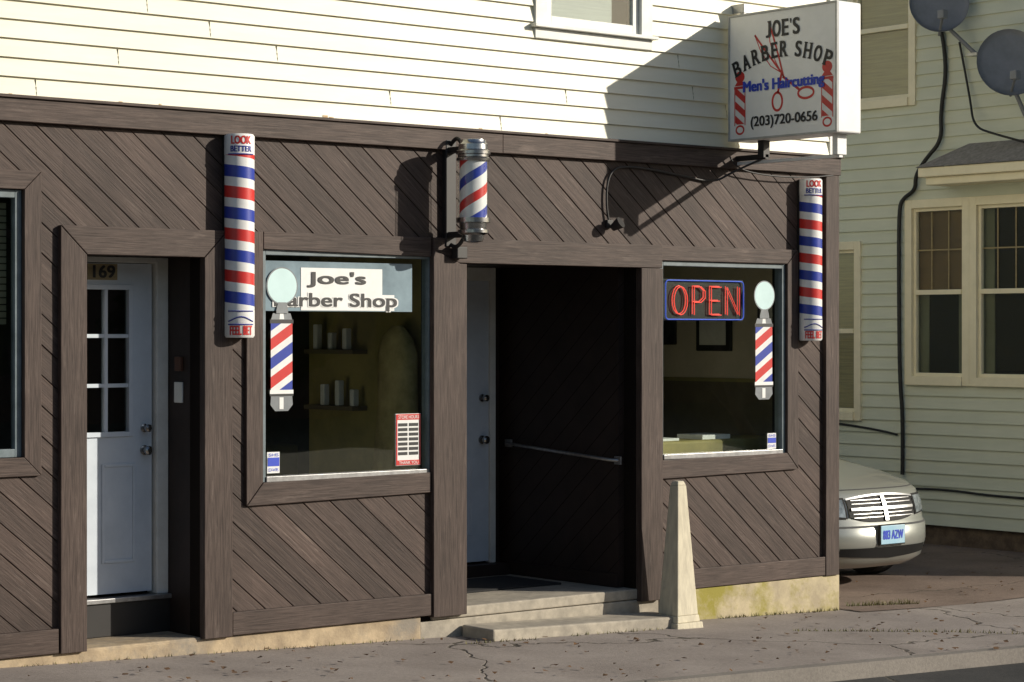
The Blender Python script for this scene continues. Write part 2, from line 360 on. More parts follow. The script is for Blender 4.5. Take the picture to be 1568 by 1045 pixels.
prism_xz('door1_casing_head',[(6.668,2.568),(7.482,2.568),(7.652,2.738),(6.493,2.738)],TF-.012,.003,M_trim_h,B,.004)
prism_xz('window1_casing_left',[(7.80,1.01),(7.925,1.155),(7.925,2.74),(7.80,2.74)],TF,.003,M_trim_v,B,.004)
prism_xz('window1_casing_bottom',[(7.803,1.008),(9.27,1.03),(9.27,1.165),(7.928,1.152)],TF,.003,M_trim_h,B,.004)
prism_xz('window1_casing_head',[(7.928,2.63),(9.272,2.61),(9.272,2.74),(7.928,2.74)],TF,.003,M_trim_h,B,.004)
prism_xz('door2_casing_left',[(9.275,.19),(9.50,.19),(9.50,2.57),(9.275,2.66)],TF-.02,.003,M_trim_v,B,.004)
prism_xz('door2_casing_left_outer',[(9.503,.19),(9.57,.19),(9.57,2.567),(9.503,2.569)],TF-.008,.003,M_trim_v,B,.004)
prism_xz('door2_casing_head',[(9.28,2.662),(9.503,2.573),(11.40,2.573),(11.40,2.74),(9.28,2.74)],TF-.01,.003,M_trim_h,B,.004)
prism_xz('door2_casing_right',[(11.185,.15),(11.40,.15),(11.40,2.57),(11.185,2.57)],TF-.016,.003,M_trim_v,B,.004)
prism_xz('window2_casing_head',[(11.403,2.63),(12.735,2.63),(12.85,2.74),(11.403,2.74)],TF,.003,M_trim_h,B,.004)
prism_xz('window2_casing_right',[(12.738,1.18),(12.86,1.05),(12.86,2.738),(12.853,2.738),(12.738,2.627)],TF,.003,M_trim_v,B,.004)
prism_xz('window2_casing_bottom',[(11.403,1.03),(12.857,1.047),(12.735,1.177),(11.403,1.167)],TF,.003,M_trim_h,B,.004)
boxes('corner_board',[(13.163,13.315,-.055,.003,.2,3.334)],M_trim_v,B,.004)
boxes('corner_board_side',[(13.291,13.314,.004,.15,.0,3.334)],M_trim_v,B,.003)

zf=lambda x: zg(x)-.25
def found(name,x0,x1,z1,mat,y0=-.02,y1=.3):
    v=[(x0,y0,zf(x0)),(x1,y0,zf(x1)),(x1,y1,zf(x1)),(x0,y1,zf(x0)),(x0,y0,z1),(x1,y0,z1),(x1,y1,z1),(x0,y1,z1)]
    return mesh(name,v,boxdata(0,1,0,1,0,1)[1],B,mat,bevel=.008)
found('foundation_left',1.0,9.2,.2,M_found)
found('foundation_mid',9.2,11.42,.16,M_conc,-.01,1.6)
found('foundation_right',11.42,13.34,.2,M_foundg,-.035)

def siding(name,x0,x1,z0,z1,mat,parent,y=0,pitch=.112,base=3.488,axis='X',out=.014):
    V=[];F=[]
    k=int(math.floor((z0-base)/pitch+1e-6))
    while base+k*pitch<z1-1e-6:
        a=max(z0,base+k*pitch); b=min(z1,base+(k+1)*pitch)
        fr=lambda z:(z-(base+k*pitch))/pitch
        ya=-(out*(1-fr(a))+.002); yb=-(out*(1-fr(b))+.002)
        n=len(V)
        V+=[(x0,ya,a),(x1,ya,a),(x1,yb,b),(x0,yb,b),(x0,-.001,a),(x1,-.001,a)]
        F+=[(n,n+1,n+2,n+3),(n+4,n+5,n+1,n)]
        k+=1
    if axis=='Y':
        V=[(y+v[1],v[0],v[2]) for v in V]
        F=[tuple(reversed(f)) for f in F]
    else: V=[(v[0],y+v[1],v[2]) for v in V]
    return mesh(name,V,F,parent,mat)
UW=(10.2,11.32,4.16,5.9)
siding('siding_below_window',1.0,13.31,3.488,UW[2],M_siding,B,out=.020)
siding('siding_left',1.0,UW[0],UW[2],7,M_siding,B,out=.020)
siding('siding_right',UW[1],13.31,UW[2],7,M_siding,B,out=.020)
siding('siding_above_window',UW[0],UW[1],UW[3],7,M_siding,B,out=.020)
boxes('upper_backing',[(1.0,10.3,.0,.12,3.5,7),(11.22,13.29,.0,.12,3.5,7),(10.3,11.22,.0,.12,3.5,4.2),(10.3,11.22,.0,.12,5.8,7)],M_siding,B)
jl=[]
for x,k in ((7.55,4),(8.05,3),(8.95,1),(6.9,2),(10.5,2),(12.1,2),(11.6,5),(7.1,5),(6.35,0),(9.9,0),(11.75,3)):
    a=3.488+k*.112
    jl.append((x,x+.002,-.0215,-.001,a+.002,a+.030)); jl.append((x,x+.002,-.0168,-.001,a+.030,a+.060)); jl.append((x,x+.002,-.0115,-.001,a+.060,a+.104))
boxes('siding_butt_joints',jl,M_joint,B)
rr_=random.Random(4)
boxes('rust_nail_stains',[(x,x+rr_.uniform(.015,.04),-.0235,-.0222,3.489,3.489+rr_.uniform(.008,.022)) for x in (6.17,6.9,7.18,8.4,8.45,9.7,10.3)],M_rust,B)
boxes('corner_trim_upper',[(13.24,13.335,-.026,.003,3.489,7)],M_white,B,.003)
boxes('upper_window_casing',[(10.2,10.31,-.035,.0,4.262,5.9),(11.21,11.32,-.035,0,4.262,5.9),(10.31,11.21,-.035,0,5.78,5.9)],M_white,B,.003)
boxes('upper_window_sill',[(10.17,11.35,-.07,0,4.235,4.26),(10.2,11.32,-.03,0,4.16,4.234)],M_white,B,.004)
boxes('upper_window_sash',[(10.312,10.37,-.005,.03,4.262,5.78),(11.15,11.208,-.005,.03,4.262,5.78),(10.37,11.15,-.005,.03,4.262,4.33)],M_white,B,.003)
box('upper_window_glass',10.37,11.15,.012,.016,4.33,5.78,M_glass,B)
box('upper_window_curtain',10.37,11.0,.06,.07,4.26,5.78,M_blind,B)
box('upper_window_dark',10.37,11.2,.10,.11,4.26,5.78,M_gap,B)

M_alu=surf('bluegrey_aluminium',(.16,.20,.22),(.10,.13,.14),.4,8,bump=.05)
boxes('left_window_sash',[(5.302,5.34,-.01,.04,1.372,2.938),(6.215,6.258,-.01,.04,1.372,2.938),(5.34,6.215,-.01,.04,1.372,1.42),(5.34,6.215,-.01,.04,2.89,2.938)],M_alu,B,.003)
box('left_window_glass',5.34,6.215,.02,.024,1.42,2.89,M_glass,B)
boxes('left_window_blinds',[(5.34,6.2,.07,.085,2.15+i*.04,2.15+i*.04+.032) for i in range(18)],M_screen,B)
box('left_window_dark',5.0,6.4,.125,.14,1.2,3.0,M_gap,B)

for nm,x0,x1,z0,z1 in (('window1',7.925,9.302,1.152,2.63),('window2',11.405,12.737,1.17,2.628)):
    f=.035
    boxes(nm+'_metal_frame',[(x0,x0+f,-.02,.06,z0,z1),(x1-f,x1,-.02,.06,z0,z1),(x0+f,x1-f,-.02,.06,z1-f,z1)],M_alu,B,.003)
    boxes(nm+'_metal_sill',[(x0+f,x1-f,-.03,.06,z0,z0+f)],M_steel,B,.003)
    box(nm+'_glass',x0+f,x1-f,.018,.024,z0+f,z1-f,M_glass,B)

# interior of shop
boxes('shop_interior',[(7.6,9.5,4.4,4.5,.2,2.95),(7.55,7.6,.13,4.5,.2,2.95),(11.3,13.15,4.4,4.5,.2,2.95),(9.5,11.3,4.4,4.5,.2,2.95),(7.6,9.45,.13,4.4,2.93,2.949),(11.3,13.15,.13,4.4,2.93,2.949)],M_int,B)
boxes('shop_interior_bounce_linings',[(11.302,11.32,.13,1.61,.22,2.93),(7.602,7.62,.13,4.39,.22,2.93)],M_intwhite,B)  # white linings added to bounce incoming sun onto the facing walls
boxes('shop_interior_right_wall',[(13.151,13.168,.13,4.4,1.72,2.93)],M_intbeige,B)
boxes('shop_interior_wainscot',[(13.14,13.167,.13,4.4,.22,1.70)],M_int,B)
boxes('shop_interior_chair_rail',[(13.12,13.15,.13,4.4,1.70,1.73)],M_int2,B)
boxes('shop_right_wall_pictures',[(13.12,13.15,.35,.65,2.15,2.45),(13.12,13.15,.95,1.35,1.95,2.40),(13.12,13.15,1.6,1.9,2.0,2.3)],M_black,B,.008)
boxes('shop_right_wall_picture_prints',[(13.112,13.119,.39,.61,2.19,2.41),(13.112,13.119,1.0,1.30,2.0,2.35)],M_intwhite,B)
boxes('shop_window_bench',[(11.42,13.1,.30,.75,.22,1.28)],M_int2,B,.02)
boxes('shop_bench_papers',[(11.6,11.95,.34,.60,1.281,1.30),(12.2,12.5,.34,.62,1.281,1.315)],M_wht,B)
boxes('shop_partition_back',[(9.43,9.446,.13,1.62,.22,2.93)],M_int2,B)
boxes('shop_partition_shelves',[(9.30,9.429,.9,1.5,1.55,1.58),(9.30,9.429,.9,1.5,1.95,1.98)],M_int,B)
boxes('shop_shelf_bottles',[(9.33,9.38,.93+.09*i,.93+.09*i+.05,1.581+.4*(i%2),1.581+.4*(i%2)+.12+.03*(i%3)) for i in range(6)],M_wht,B,.008)
def coat(x,y,z,w,h,mat):
    V=[];F=[];nseg=14
    prof=[(0,.25),(.08,.75),(.2,1.0),(.55,.95),(1.0,1.12)]
    for t,ww in prof:
        for i in range(nseg):
            a=2*math.pi*i/nseg; f=1+.12*math.sin(5*a+t*3)
            V.append((x+.5*w*.35*ww*f*math.cos(a),y+.5*w*ww*f*math.sin(a),z-h*t))
    for j in range(len(prof)-1):
        for i in range(nseg):
            a=j*nseg+i;b=j*nseg+(i+1)%nseg; F.append((a,b,b+nseg,a+nseg))
    return mesh('hanging_coat_part',V,F,B,mat,smooth=True)
coat(9.33,.42,2.15,.42,1.0,M_cloth)
boxes('shop_interior_floor',[(7.6,13.16,.13,4.4,.2,.22)],M_intfl,B)
boxes('shop_interior_counters',[(8.0,10.9,3.9,4.38,.22,1.15)],M_int2,B,.02)
boxes('shop_wall_mirror',[(8.3,9.3,4.36,4.39,1.35,2.2)],surf('mirror',(.5,.5,.5),None,.05,bump=0,metal=1),B,.01)
boxes('shop_chair_back',[(8.9,9.35,2.2,2.3,.8,1.55),(8.9,9.35,1.8,2.25,.68,.82),(9.08,9.18,1.98,2.08,.22,.68),(8.9,9.35,1.8,2.2,.95,1.0)],M_black,B,.03)

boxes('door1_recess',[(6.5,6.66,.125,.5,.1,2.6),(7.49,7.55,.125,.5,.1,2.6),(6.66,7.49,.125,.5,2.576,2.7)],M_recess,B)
boxes('door1_entry_slab',[(6.664,7.486,-.015,.60,.0,.21)],M_found,B,.01)
boxes('door1_threshold',[(6.66,7.49,.36,.5,.211,.42)],M_black,B,.005)
boxes('door1_sill',[(6.66,7.49,.34,.5,.421,.45)],M_steel,B,.004)
boxes('door1_frame',[(7.405,7.488,.38,.5,.451,2.574),(6.5,7.404,.38,.5,2.54,2.574)],M_white,B,.004)
D1=[]
x0,x1,z0,z1=6.48,7.39,.47,2.535; gx0,gx1,gz0,gz1=6.70,7.24,1.46,2.39
D1+=[(x0,x1,.42,.46,z0,gz0),(x0,x1,.42,.46,gz1,z1),(x0,gx0,.42,.46,gz0,gz1),(gx1,x1,.42,.46,gz0,gz1)]
boxes('door1_slab',D1,M_doorblue,B)
mu=[]
cw=(gx1-gx0)/3; rh=(gz1-gz0)/3
for i in (1,2): mu.append((gx0+i*cw-.012,gx0+i*cw+.012,.412,.45,gz0+.02,gz1-.02))
for i in (1,2): mu.append((gx0+.02,gx1-.02,.414,.448,gz0+i*rh-.012,gz0+i*rh+.012))
mu+=[(gx0-.01,gx0+.02,.405,.45,gz0-.01,gz1+.01),(gx1-.02,gx1+.01,.405,.45,gz0-.01,gz1+.01),(gx0+.02,gx1-.02,.405,.45,gz1-.02,gz1+.01),(gx0+.02,gx1-.02,.405,.45,gz0-.01,gz0+.02)]
boxes('door1_muntins',mu,M_doorblue,B,.002)
box('door1_glass',gx0,gx1,.434,.438,gz0,gz1,M_glass,B)
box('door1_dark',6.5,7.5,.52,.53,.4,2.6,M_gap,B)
def panelframe(nm,xa,xb,za,zb,y):
    boxes(nm,[(xa,xa+.02,y-.008,y-.0005,za,zb),(xb-.02,xb,y-.008,y-.0005,za,zb),(xa+.02,xb-.02,y-.008,y-.0005,za,za+.02),(xa+.02,xb-.02,y-.008,y-.0005,zb-.02,zb)],M_doorblue,B,.003)
panelframe('door1_panel_right',7.03,7.27,.66,1.28,.42); panelframe('door1_panel_left',6.6,6.86,.66,1.28,.42)
def knob(nm,x,y,z,r=.028):
    o=lathe(nm,[(r*1.1,0),(r*1.1,.008),(r*.4,.012),(r*.4,.035),(r,.045),(r,.065),(r*.6,.075)],(x,y,z),M_chrome,B,20); o.rotation_euler=(R(90),0,0)
knob('door1_deadbolt',7.335,.42,1.50,.024); knob('door1_knob',7.335,.42,1.36)
boxes('door1_number_plate',[(6.93,7.14,.414,.4195,2.43,2.53)],M_tan,B)
text('door1_number','169',7.045,.412,2.482,.15,.075,M_inkblk,B,bold=.05)
boxes('door1_switch_plate',[(7.474,7.489,.20,.29,1.66,1.79)],M_white,B,.004)
boxes('door1_bell_box',[(7.465,7.489,.2,.27,1.86,1.95)],surf('rust_box',(.10,.04,.02),None,.6),B,.004)

RX=11.125
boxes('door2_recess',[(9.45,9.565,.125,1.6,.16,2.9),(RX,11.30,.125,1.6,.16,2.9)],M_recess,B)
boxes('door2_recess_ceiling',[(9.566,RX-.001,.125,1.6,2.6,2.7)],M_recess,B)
ra=math.radians(40)
V=[];F=[]
for k in range(-14,26):
    w=.138; s=k*w/math.cos(ra)
    steps=12
    P=[(.05+1.45*t/steps,s+(1.45-1.45*t/steps)*math.tan(ra)) for t in range(steps+1)]
    P=[p for p in P if .27<p[1]<2.54]
    for a,b in zip(P[:-1],P[1:]):
        n=len(V); V+=[(RX-.002,a[0],a[1]),(RX-.002,b[0],b[1]),(RX-.002,b[0],b[1]+.006),(RX-.002,a[0],a[1]+.006)]; F.append((n,n+1,n+2,n+3))
mesh('door2_recess_grooves',V,F,B,M_gap)
boxes('door2_recess_base',[(RX-.02,RX-.003,.125,1.45,.245,.34)],M_recess,B)
boxes('door2_floor',[(9.3,11.5,-.012,1.6,.165,.24)],M_conc,B,.01)
boxes('door2_step_up',[(9.566,RX-.021,1.33,1.6,.2405,.33)],M_recess,B,.006)
boxes('door2_mat',[(9.6,10.95,.55,1.2,.2405,.255)],surf('rubber_mat',(.02,.02,.02),None,.9,bump=.5),B,.004)
boxes('door2_slab',[(10.05,10.98,1.44,1.48,.345,2.5)],M_doorblue,B,.004)
boxes('door2_frame',[(9.95,10.05,1.42,1.48,.331,2.6),(10.981,11.035,1.42,1.48,.331,2.6),(10.05,10.981,1.42,1.48,2.501,2.6)],M_white,B,.004)
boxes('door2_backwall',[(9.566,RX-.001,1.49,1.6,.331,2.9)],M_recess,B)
panelframe('door2_panel',10.5,10.82,.55,1.15,1.44)
boxes('door2_glass_trim',[(10.2,10.22,1.425,1.439,1.45,2.35),(10.70,10.72,1.425,1.439,1.45,2.35)],M_doorblue,B)
knob('door2_deadbolt',10.91,1.44,1.60,.026); knob('door2_knob',10.91,1.44,1.28,.03)
tube('door2_handrail',[(RX-.01,1.36,1.25),(RX-.06,1.33,1.25),(RX-.065,.15,1.175),(RX-.01,.11,1.17)],.013,M_steel,B)
boxes('door2_handrail_brackets',[(RX-.02,RX-.003,1.32,1.40,1.22,1.28),(RX-.02,RX-.003,.08,.15,1.14,1.20)],M_steel,B,.004)

st=empty('concrete_step')
v=[(9.55,-.36,-.15),(11.32,-.36,-.2),(11.32,-.021,-.2),(9.55,-.021,-.15),(9.55,-.36,.115),(11.32,-.36,.065),(11.32,-.021,.068),(9.55,-.021,.118)]
mesh('slab',v,boxdata(0,1,0,1,0,1)[1],st,M_conc,bevel=.012)

# ------------------------------------------------------------------ shop sign
S=empty('shop_sign')
SX0,SX1,SY0,SY1,SZ0,SZ1=12.06,12.31,-.08,-1.165,3.53,4.47
boxes('cabinet',[(SX0,SX1,SY1,SY0,SZ0,SZ1)],M_wht,S,.012)
fr=.016
M_frame=surf('sign_frame',(.5,.5,.47),(.36,.36,.34),.5,10)
boxes('face_frame',[(SX0-.010,SX0-.0005,SY1,SY1+fr,SZ0,SZ1),(SX0-.010,SX0-.0005,SY0-fr,SY0,SZ0,SZ1),(SX0-.010,SX0-.0005,SY1+fr,SY0-fr,SZ0,SZ0+fr),(SX0-.010,SX0-.0005,SY1+fr,SY0-fr,SZ1-fr,SZ1)],M_frame,S,.002)
boxes('face_panel',[(SX0-.002,SX0-.0005,SY1+fr,SY0-fr,SZ0+fr,SZ1-fr)],surf('sign_face',(.90,.90,.88),(.84,.84,.81),.4,5,bump=0),S)
FX=SX0-.006; FXs=SX0-.003
def fy(u): return SY0+(SY1-SY0)*u
def fz(v): return SZ0+(SZ1-SZ0)*v
SERIF={'B':[(-.36,-.5),(-.36,.5)],'A':[(-.42,-.5),(.42,-.5)],'R':[(-.36,-.5),(-.36,.5),(.42,-.5)],'E':[(-.36,-.5),(-.36,.5)],
'H':[(-.38,-.5),(-.38,.5),(.38,-.5),(.38,.5)],'P':[(-.36,-.5),(-.36,.5)],'J':[(.2,.5)],'S':[],'O':[],"'":[]}
def letter(nm,ch,u,v,w,h,roll,bold=.04):
    ww=w*({"'":.2,'J':.62,'E':.82,'S':.85,'O':1.05}.get(ch,1)); hh=h*(.3 if ch=="'" else 1)
    vz=fz(v)+(h*.35 if ch=="'" else 0)
    text(nm,ch,FX,fy(u),vz,ww,hh,M_inkblk,S,face='W',bold=bold if ch!="'" else 0,roll=roll)
    V=[];F=[]
    for sx,sy in SERIF.get(ch,[]):
        bx,by=sx*ww,sy*hh*.96
        for dx,dy in((-.24*w,-.04*h),(.24*w,-.04*h),(.24*w,.04*h),(-.24*w,.04*h)):
            px,pz=bx+dx,by+dy; c,s=math.cos(roll),math.sin(roll)
            V.append((FX-.0012,fy(u)-(px*c-pz*s),vz+(px*s+pz*c)))
        F.append(tuple(range(len(V)-4,len(V))))
    if V: mesh(nm+'_serifs',V,F,S,M_inkblk)
for i,(ch,u) in enumerate(zip("JOE'S",[.38,.455,.535,.585,.635])):
    letter('lettering_joes_%d'%i,ch,u,.85,.070,.118,0)
word="BARBER SHOP"
us=[.085,.17,.26,.35,.435,.52,.60,.655,.74,.83,.92]
for i,ch in enumerate(word):
    if ch==' ': continue
    u=us[i]; t=(u-.5)/.42
    v=.685-.115*t*t
    letter('lettering_barber_shop_%d'%i,ch,u,v,.066,.112,-t*.36)
text('lettering_haircutting',"Men's Haircutting",FX-.001,fy(.515),fz(.41),.80,.105,M_inkblue,S,face='W',bold=.05)
text('lettering_phone',"(203)720-0656",FX,fy(.52),fz(.13),.66,.095,M_inkblk,S,face='W',bold=.03)
def poly_w(nm,pts,mat,x=FXs):
    v=[(x,fy(p[0]),fz(p[1])) for p in pts]; return mesh(nm,v,[tuple(range(len(v)))],S,mat)
def strip_w(nm,pts,wd,mat,x=FXs,cyc=False):
    P=[Vector((fy(p[0]),fz(p[1]))) for p in pts]; n=len(P); V=[];F=[]
    for i in range(n):
        a=P[(i-1)%n] if (cyc or i>0) else P[i]; b=P[(i+1)%n] if (cyc or i<n-1) else P[i]
        t=(b-a).normalized(); q=Vector((-t.y,t.x))*wd
        V+=[(x,P[i].x+q.x,P[i].y+q.y),(x,P[i].x-q.x,P[i].y-q.y)]
    m=n if cyc else n-1
    for i in range(m): a=2*i;b=2*((i+1)%n); F.append((a,a+1,b+1,b))
    return mesh(nm,V,F,S,mat)
strip_w('scissor_blade_a',[(.25,.82),(.34,.70),(.42,.60),(.50,.50)],.008,M_red)
strip_w('scissor_blade_a_edge',[(.25,.82),(.31,.68),(.40,.56),(.50,.50)],.004,M_red)
strip_w('scissor_blade_b',[(.38,.91),(.42,.80),(.47,.64),(.52,.46)],.008,M_red,FXs-.0005)
strip_w('scissor_blade_b_edge',[(.38,.91),(.39,.76),(.44,.60),(.52,.46)],.004,M_red,FXs-.0005)
def ring(nm,u,v,ru,rv,r=.007):
    strip_w(nm,[(u+ru*math.cos(a),v+rv*math.sin(a)) for a in [2*math.pi*i/24 for i in range(24)]],r,M_red,cyc=True)
ring('scissor_ring_a',.46,.28,.045,.070,.009); ring('scissor_ring_b',.72,.325,.070,.042,.009)
strip_w('scissor_arm_a',[(.50,.50),(.465,.345)],.010,M_red); strip_w('scissor_arm_b',[(.51,.47),(.66,.355)],.010,M_red)
M_candy=stripes('candy_stripes','flaty',.105,-.75,[(0,RD),(.52,W)])
for nm,u in (('left',.11),('right',.91)):
    poly_w('pole_'+nm+'_stripes',[(u-.045,.13),(u+.045,.13),(u+.045,.41),(u-.045,.41)],M_candy,FXs)
    poly_w('pole_'+nm+'_band',[(u-.055,.41),(u+.055,.41),(u+.055,.43),(u-.055,.43)],M_red,FXs-.001)
    poly_w('pole_'+nm+'_bulb',[(u+.045*math.cos(a),.505+.045*math.sin(a)) for a in [math.pi*2*i/16 for i in range(16)]],M_red,FXs)
    poly_w('pole_'+nm+'_neck',[(u-.05,.435),(u+.05,.435),(u+.02,.475),(u-.02,.475)],M_red,FXs-.001)
    for e_,du in (('a',-.049),('b',.049)): strip_w('pole_'+nm+'_edge_'+e_,[(u+du,.12),(u+du,.42)],.004,M_red,FXs-.0008)
    ring('pole_'+nm+'_foot',u,.085,.036,.032,.007)
boxes('support_stub_dark',[(12.14,12.21,-.36,-.30,3.40,3.53),(12.16,12.20,-.36,-.05,3.39,3.43)],M_black,S,.004)
boxes('support_stub_white',[(12.14,12.24,-1.09,-1.04,3.38,3.53)],M_wht,S,.004)
boxes('support_stub_arm',[(12.17,12.21,-1.08,.0,3.36,3.385)],M_wht,S,.003)
boxes('top_bracket',[(12.16,12.22,-.14,.0,4.50,4.57),(12.16,12.22,-.14,-.1,4.474,4.50)],M_steel,S,.004)

# ------------------------------------------------------------------ pole signs
M_pole=stripes('pole_sign_paint','cyl',.262,.07,off=.15)
def curved_text(nm,body,z,w,h,mat,par,r,bold=0.0):
    o=text(nm,body,0,0,0,w,h,mat,par,bold=bold)
    me=o.data
    bm=bmesh.new(); bm.from_mesh(me)
    n=10
    for i in range(1,n):
        x=-w/2+w*i/n
        bmesh.ops.bisect_plane(bm,geom=bm.verts[:]+bm.edges[:]+bm.faces[:],plane_co=(x,0,0),plane_no=(1,0,0))
    for v in bm.verts:
        a=v.co.x/r; zz=v.co.y; q=r+v.co.z
        v.co=Vector((q*math.sin(a),-q*math.cos(a),z+zz))
    bm.to_mesh(me); bm.free()
    o.matrix_world=Matrix.Identity(4); o.matrix_parent_inverse=Matrix.Identity(4)
    o.location=(0,0,0); o.rotation_euler=(0,0,R(-25)); return o
def pole_sign(x,zc,r,h):
    P=empty('barber_pole_sign'); P.location=(x,-.085,zc)
    hh=h/2
    lathe('striped_tube',[(r,-hh+.17),(r,hh-.13)],(0,0,0),M_pole,P)
    lathe('top_label',[(r,hh-.13),(r+.001,hh-.13),(r+.001,hh-.012),(r-.008,hh)],(0,0,0),M_wht,P)
    lathe('bottom_label',[(r-.008,-hh),(r+.001,-hh+.012),(r+.001,-hh+.17),(r,-hh+.17)],(0,0,0),M_wht,P)
    rt=r+.003
    curved_text('look_text','LOOK',hh-.04,.13,.05,M_red,P,rt,.05)
    curved_text('better_text','BETTER',hh-.095,.14,.035,M_blue,P,rt,.05)
    curved_text('feel_text','FEEL BET',-hh+.045,.15,.055,M_red,P,rt,.05)
    A=[(-.9-.45+1.8*i/12) for i in range(13)]
    def arc(z,b=0): return [(rt*math.sin(a),-rt*math.cos(a),z+b*math.cos((a+.45)*3)) for a in A]
    tube('label_band',[arc(-hh+.115,.015),arc(-hh+.165),arc(hh-.128),arc(-hh+.082)],.004,M_blue,P)
    boxes('back_plate',[(-r*.9,r*.9,.04,.068,-hh+.01,hh-.01)],M_black,P)
    return P
pole_sign(7.72,2.705,.094,1.27)
pole_sign(12.95,2.665,.09,1.25)

BP=empty('barber_pole'); BP.location=(9.425,-.30,0)
M_cyl=stripes('helix_stripes','cyl',.30,-.34,[(0,RD),(.22,W),(.5,BL),(.72,W)])
lathe('striped_cylinder',[(.092,2.86),(.092,3.26)],(0,0,0),M_cyl,BP)
gl=lathe('glass_tube',[(.106,2.85),(.106,3.26)],(0,0,0),glass('pole_glass',(.96,.97,.97),.04,bump=0),BP)
lathe('top_cap',[(.112,3.245),(.114,3.26),(.104,3.27),(.104,3.285),(.115,3.29),(.115,3.31),(.100,3.32),(.098,3.355),(.088,3.365),(.085,3.385),(.05,3.39)],(0,0,0),M_chrome,BP)
lathe('bottom_cap',[(.03,2.70),(.065,2.71),(.075,2.75),(.105,2.765),(.105,2.785),(.09,2.79),(.095,2.83),(.115,2.835),(.115,2.865)],(0,0,0),M_chrome,BP)
boxes('wall_bracket',[(-.03,.03,.05,.28,3.31,3.35),(-.03,.03,.05,.28,2.74,2.78),(-.045,.045,.235,.28,2.68,3.40)],M_black,BP,.006)
tube('bracket_curl',[[(0,.1,3.33),(0,.14,3.40),(0,.2,3.41),(0,.25,3.36)],[(0,.08,2.76),(0,.13,2.70),(0,.2,2.67),(0,.25,2.70)]],.014,M_black,BP,'NURBS')
boxes('junction_box',[(.0,.09,.17,.235,2.60,2.68)],M_black,BP,.006)

# ------------------------------------------------------------------ window decals
M_dec=stripes('decal_stripes','flat',.245,-.62,[(0,RD),(.3,W),(.5,BL),(.8,W)])
def decal(x,zg_,r,x0,x1,zt,zb,off):
    D=empty('window_decal')
    yy=.010; cx=(x0+x1)/2; w=(x1-x0)/2
    def P(nm,pts,mat,y): return mesh(nm,[(p[0],y,p[1]) for p in pts],[tuple(range(len(pts)))],D,mat)
    P('globe_outline',[(x+(r+.008)*math.cos(a),zg_+(r+.008)*math.sin(a)) for a in [2*math.pi*i/40 for i in range(40)]],M_greyprint,yy-.0075)
    P('globe',[(x+r*math.cos(a),zg_+r*math.sin(a)) for a in [2*math.pi*i/40 for i in range(40)]],M_glaze,yy-.0085)
    P('neck',[(cx-.35*w,zt+.01),(cx-.5*w,zt-.04),(cx-.5*w,zt-.06),(cx+.5*w,zt-.06),(cx+.5*w,zt-.04),(cx+.35*w,zt+.01)],M_greyprint,yy-.0092)
    P('cap_top',[(cx-w*.9,zt-.10),(cx+w*.9,zt-.10),(cx+.75*w,zt-.06),(cx-.75*w,zt-.06)],M_greyprint,yy-.0025)
    P('cap_top_shine',[(cx-w*.2,zt-.098),(cx+w*.2,zt-.098),(cx+.15*w,zt-.062),(cx-.15*w,zt-.062)],M_wht,yy-.0035)
    P('cap_band',[(cx-w,zt-.125),(cx+w,zt-.125),(cx+w,zt-.10),(cx-w,zt-.10)],M_inkblk,yy-.003)
    o=mesh('stripes',[(-w*.92,0,zb+.135-zt),(w*.92,0,zb+.135-zt),(w*.92,0,-.125),(-w*.92,0,-.125)],[(0,1,2,3)],D,M_dec); o.location=(cx,yy-.002,zt)
    P('base_band',[(cx-w,zb+.11),(cx+w,zb+.11),(cx+w,zb+.135),(cx-w,zb+.135)],M_wht,yy-.003)
    P('base_band_dark',[(cx-w,zb+.095),(cx+w,zb+.095),(cx+w,zb+.11),(cx-w,zb+.11)],M_inkblk,yy-.003)
    P('base',[(cx-w*.55,zb),(cx+w*.55,zb),(cx+w*.95,zb+.04),(cx+w*.9,zb+.095),(cx-w*.9,zb+.095),(cx-w*.95,zb+.04)],M_greyprint,yy-.002)
    P('base_shine',[(cx-w*.2,zb+.012),(cx+w*.15,zb+.012),(cx+w*.15,zb+.088),(cx-w*.2,zb+.088)],M_wht,yy-.004)
decal(8.10,2.40,.112,8.01,8.19,2.285,1.60,0)
decal(12.53,2.385,.106,12.43,12.63,2.27,1.59,0)

BN=empty('window_banner')
boxes('panel',[(7.965,9.15,.012,.016,2.24,2.56)],M_bluepale,BN)
boxes('panel_highlight',[(8.25,9.0,.009,.0115,2.245,2.35),(8.25,8.90,.009,.0115,2.35,2.52)],M_wht,BN)
text('joes_text',"Joe's",8.53,.005,2.445,.46,.10,M_inkblk,BN,bold=.05)
text('shop_text_outline',"Barber Shop",8.53,.0062,2.30,.98,.115,M_wht,BN,bold=.10)
text('shop_text',"Barber Shop",8.53,.0045,2.30,.97,.112,M_inkblk,BN,bold=.04)

SH=empty('store_hours_sign')
boxes('card',[(9.01,9.22,.008,.014,1.215,1.56)],M_wht,SH)
boxes('red_border',[(9.013,9.217,.005,.0075,1.52,1.557),(9.013,9.217,.005,.0075,1.218,1.25),(9.013,9.023,.005,.0075,1.25,1.52),(9.207,9.217,.005,.0075,1.25,1.52)],M_red,SH)
text('title',"STORE HOURS",9.115,.003,1.538,.17,.022,M_wht,SH)
boxes('rows',[(9.032+.09*j,9.032+.09*j+.075,.005,.0075,1.285+i*.032,1.285+i*.032+.02) for i in range(7) for j in range(2)],M_inkblk,SH)
text('thanks',"THANK YOU",9.115,.003,1.234,.16,.02,M_wht,SH)

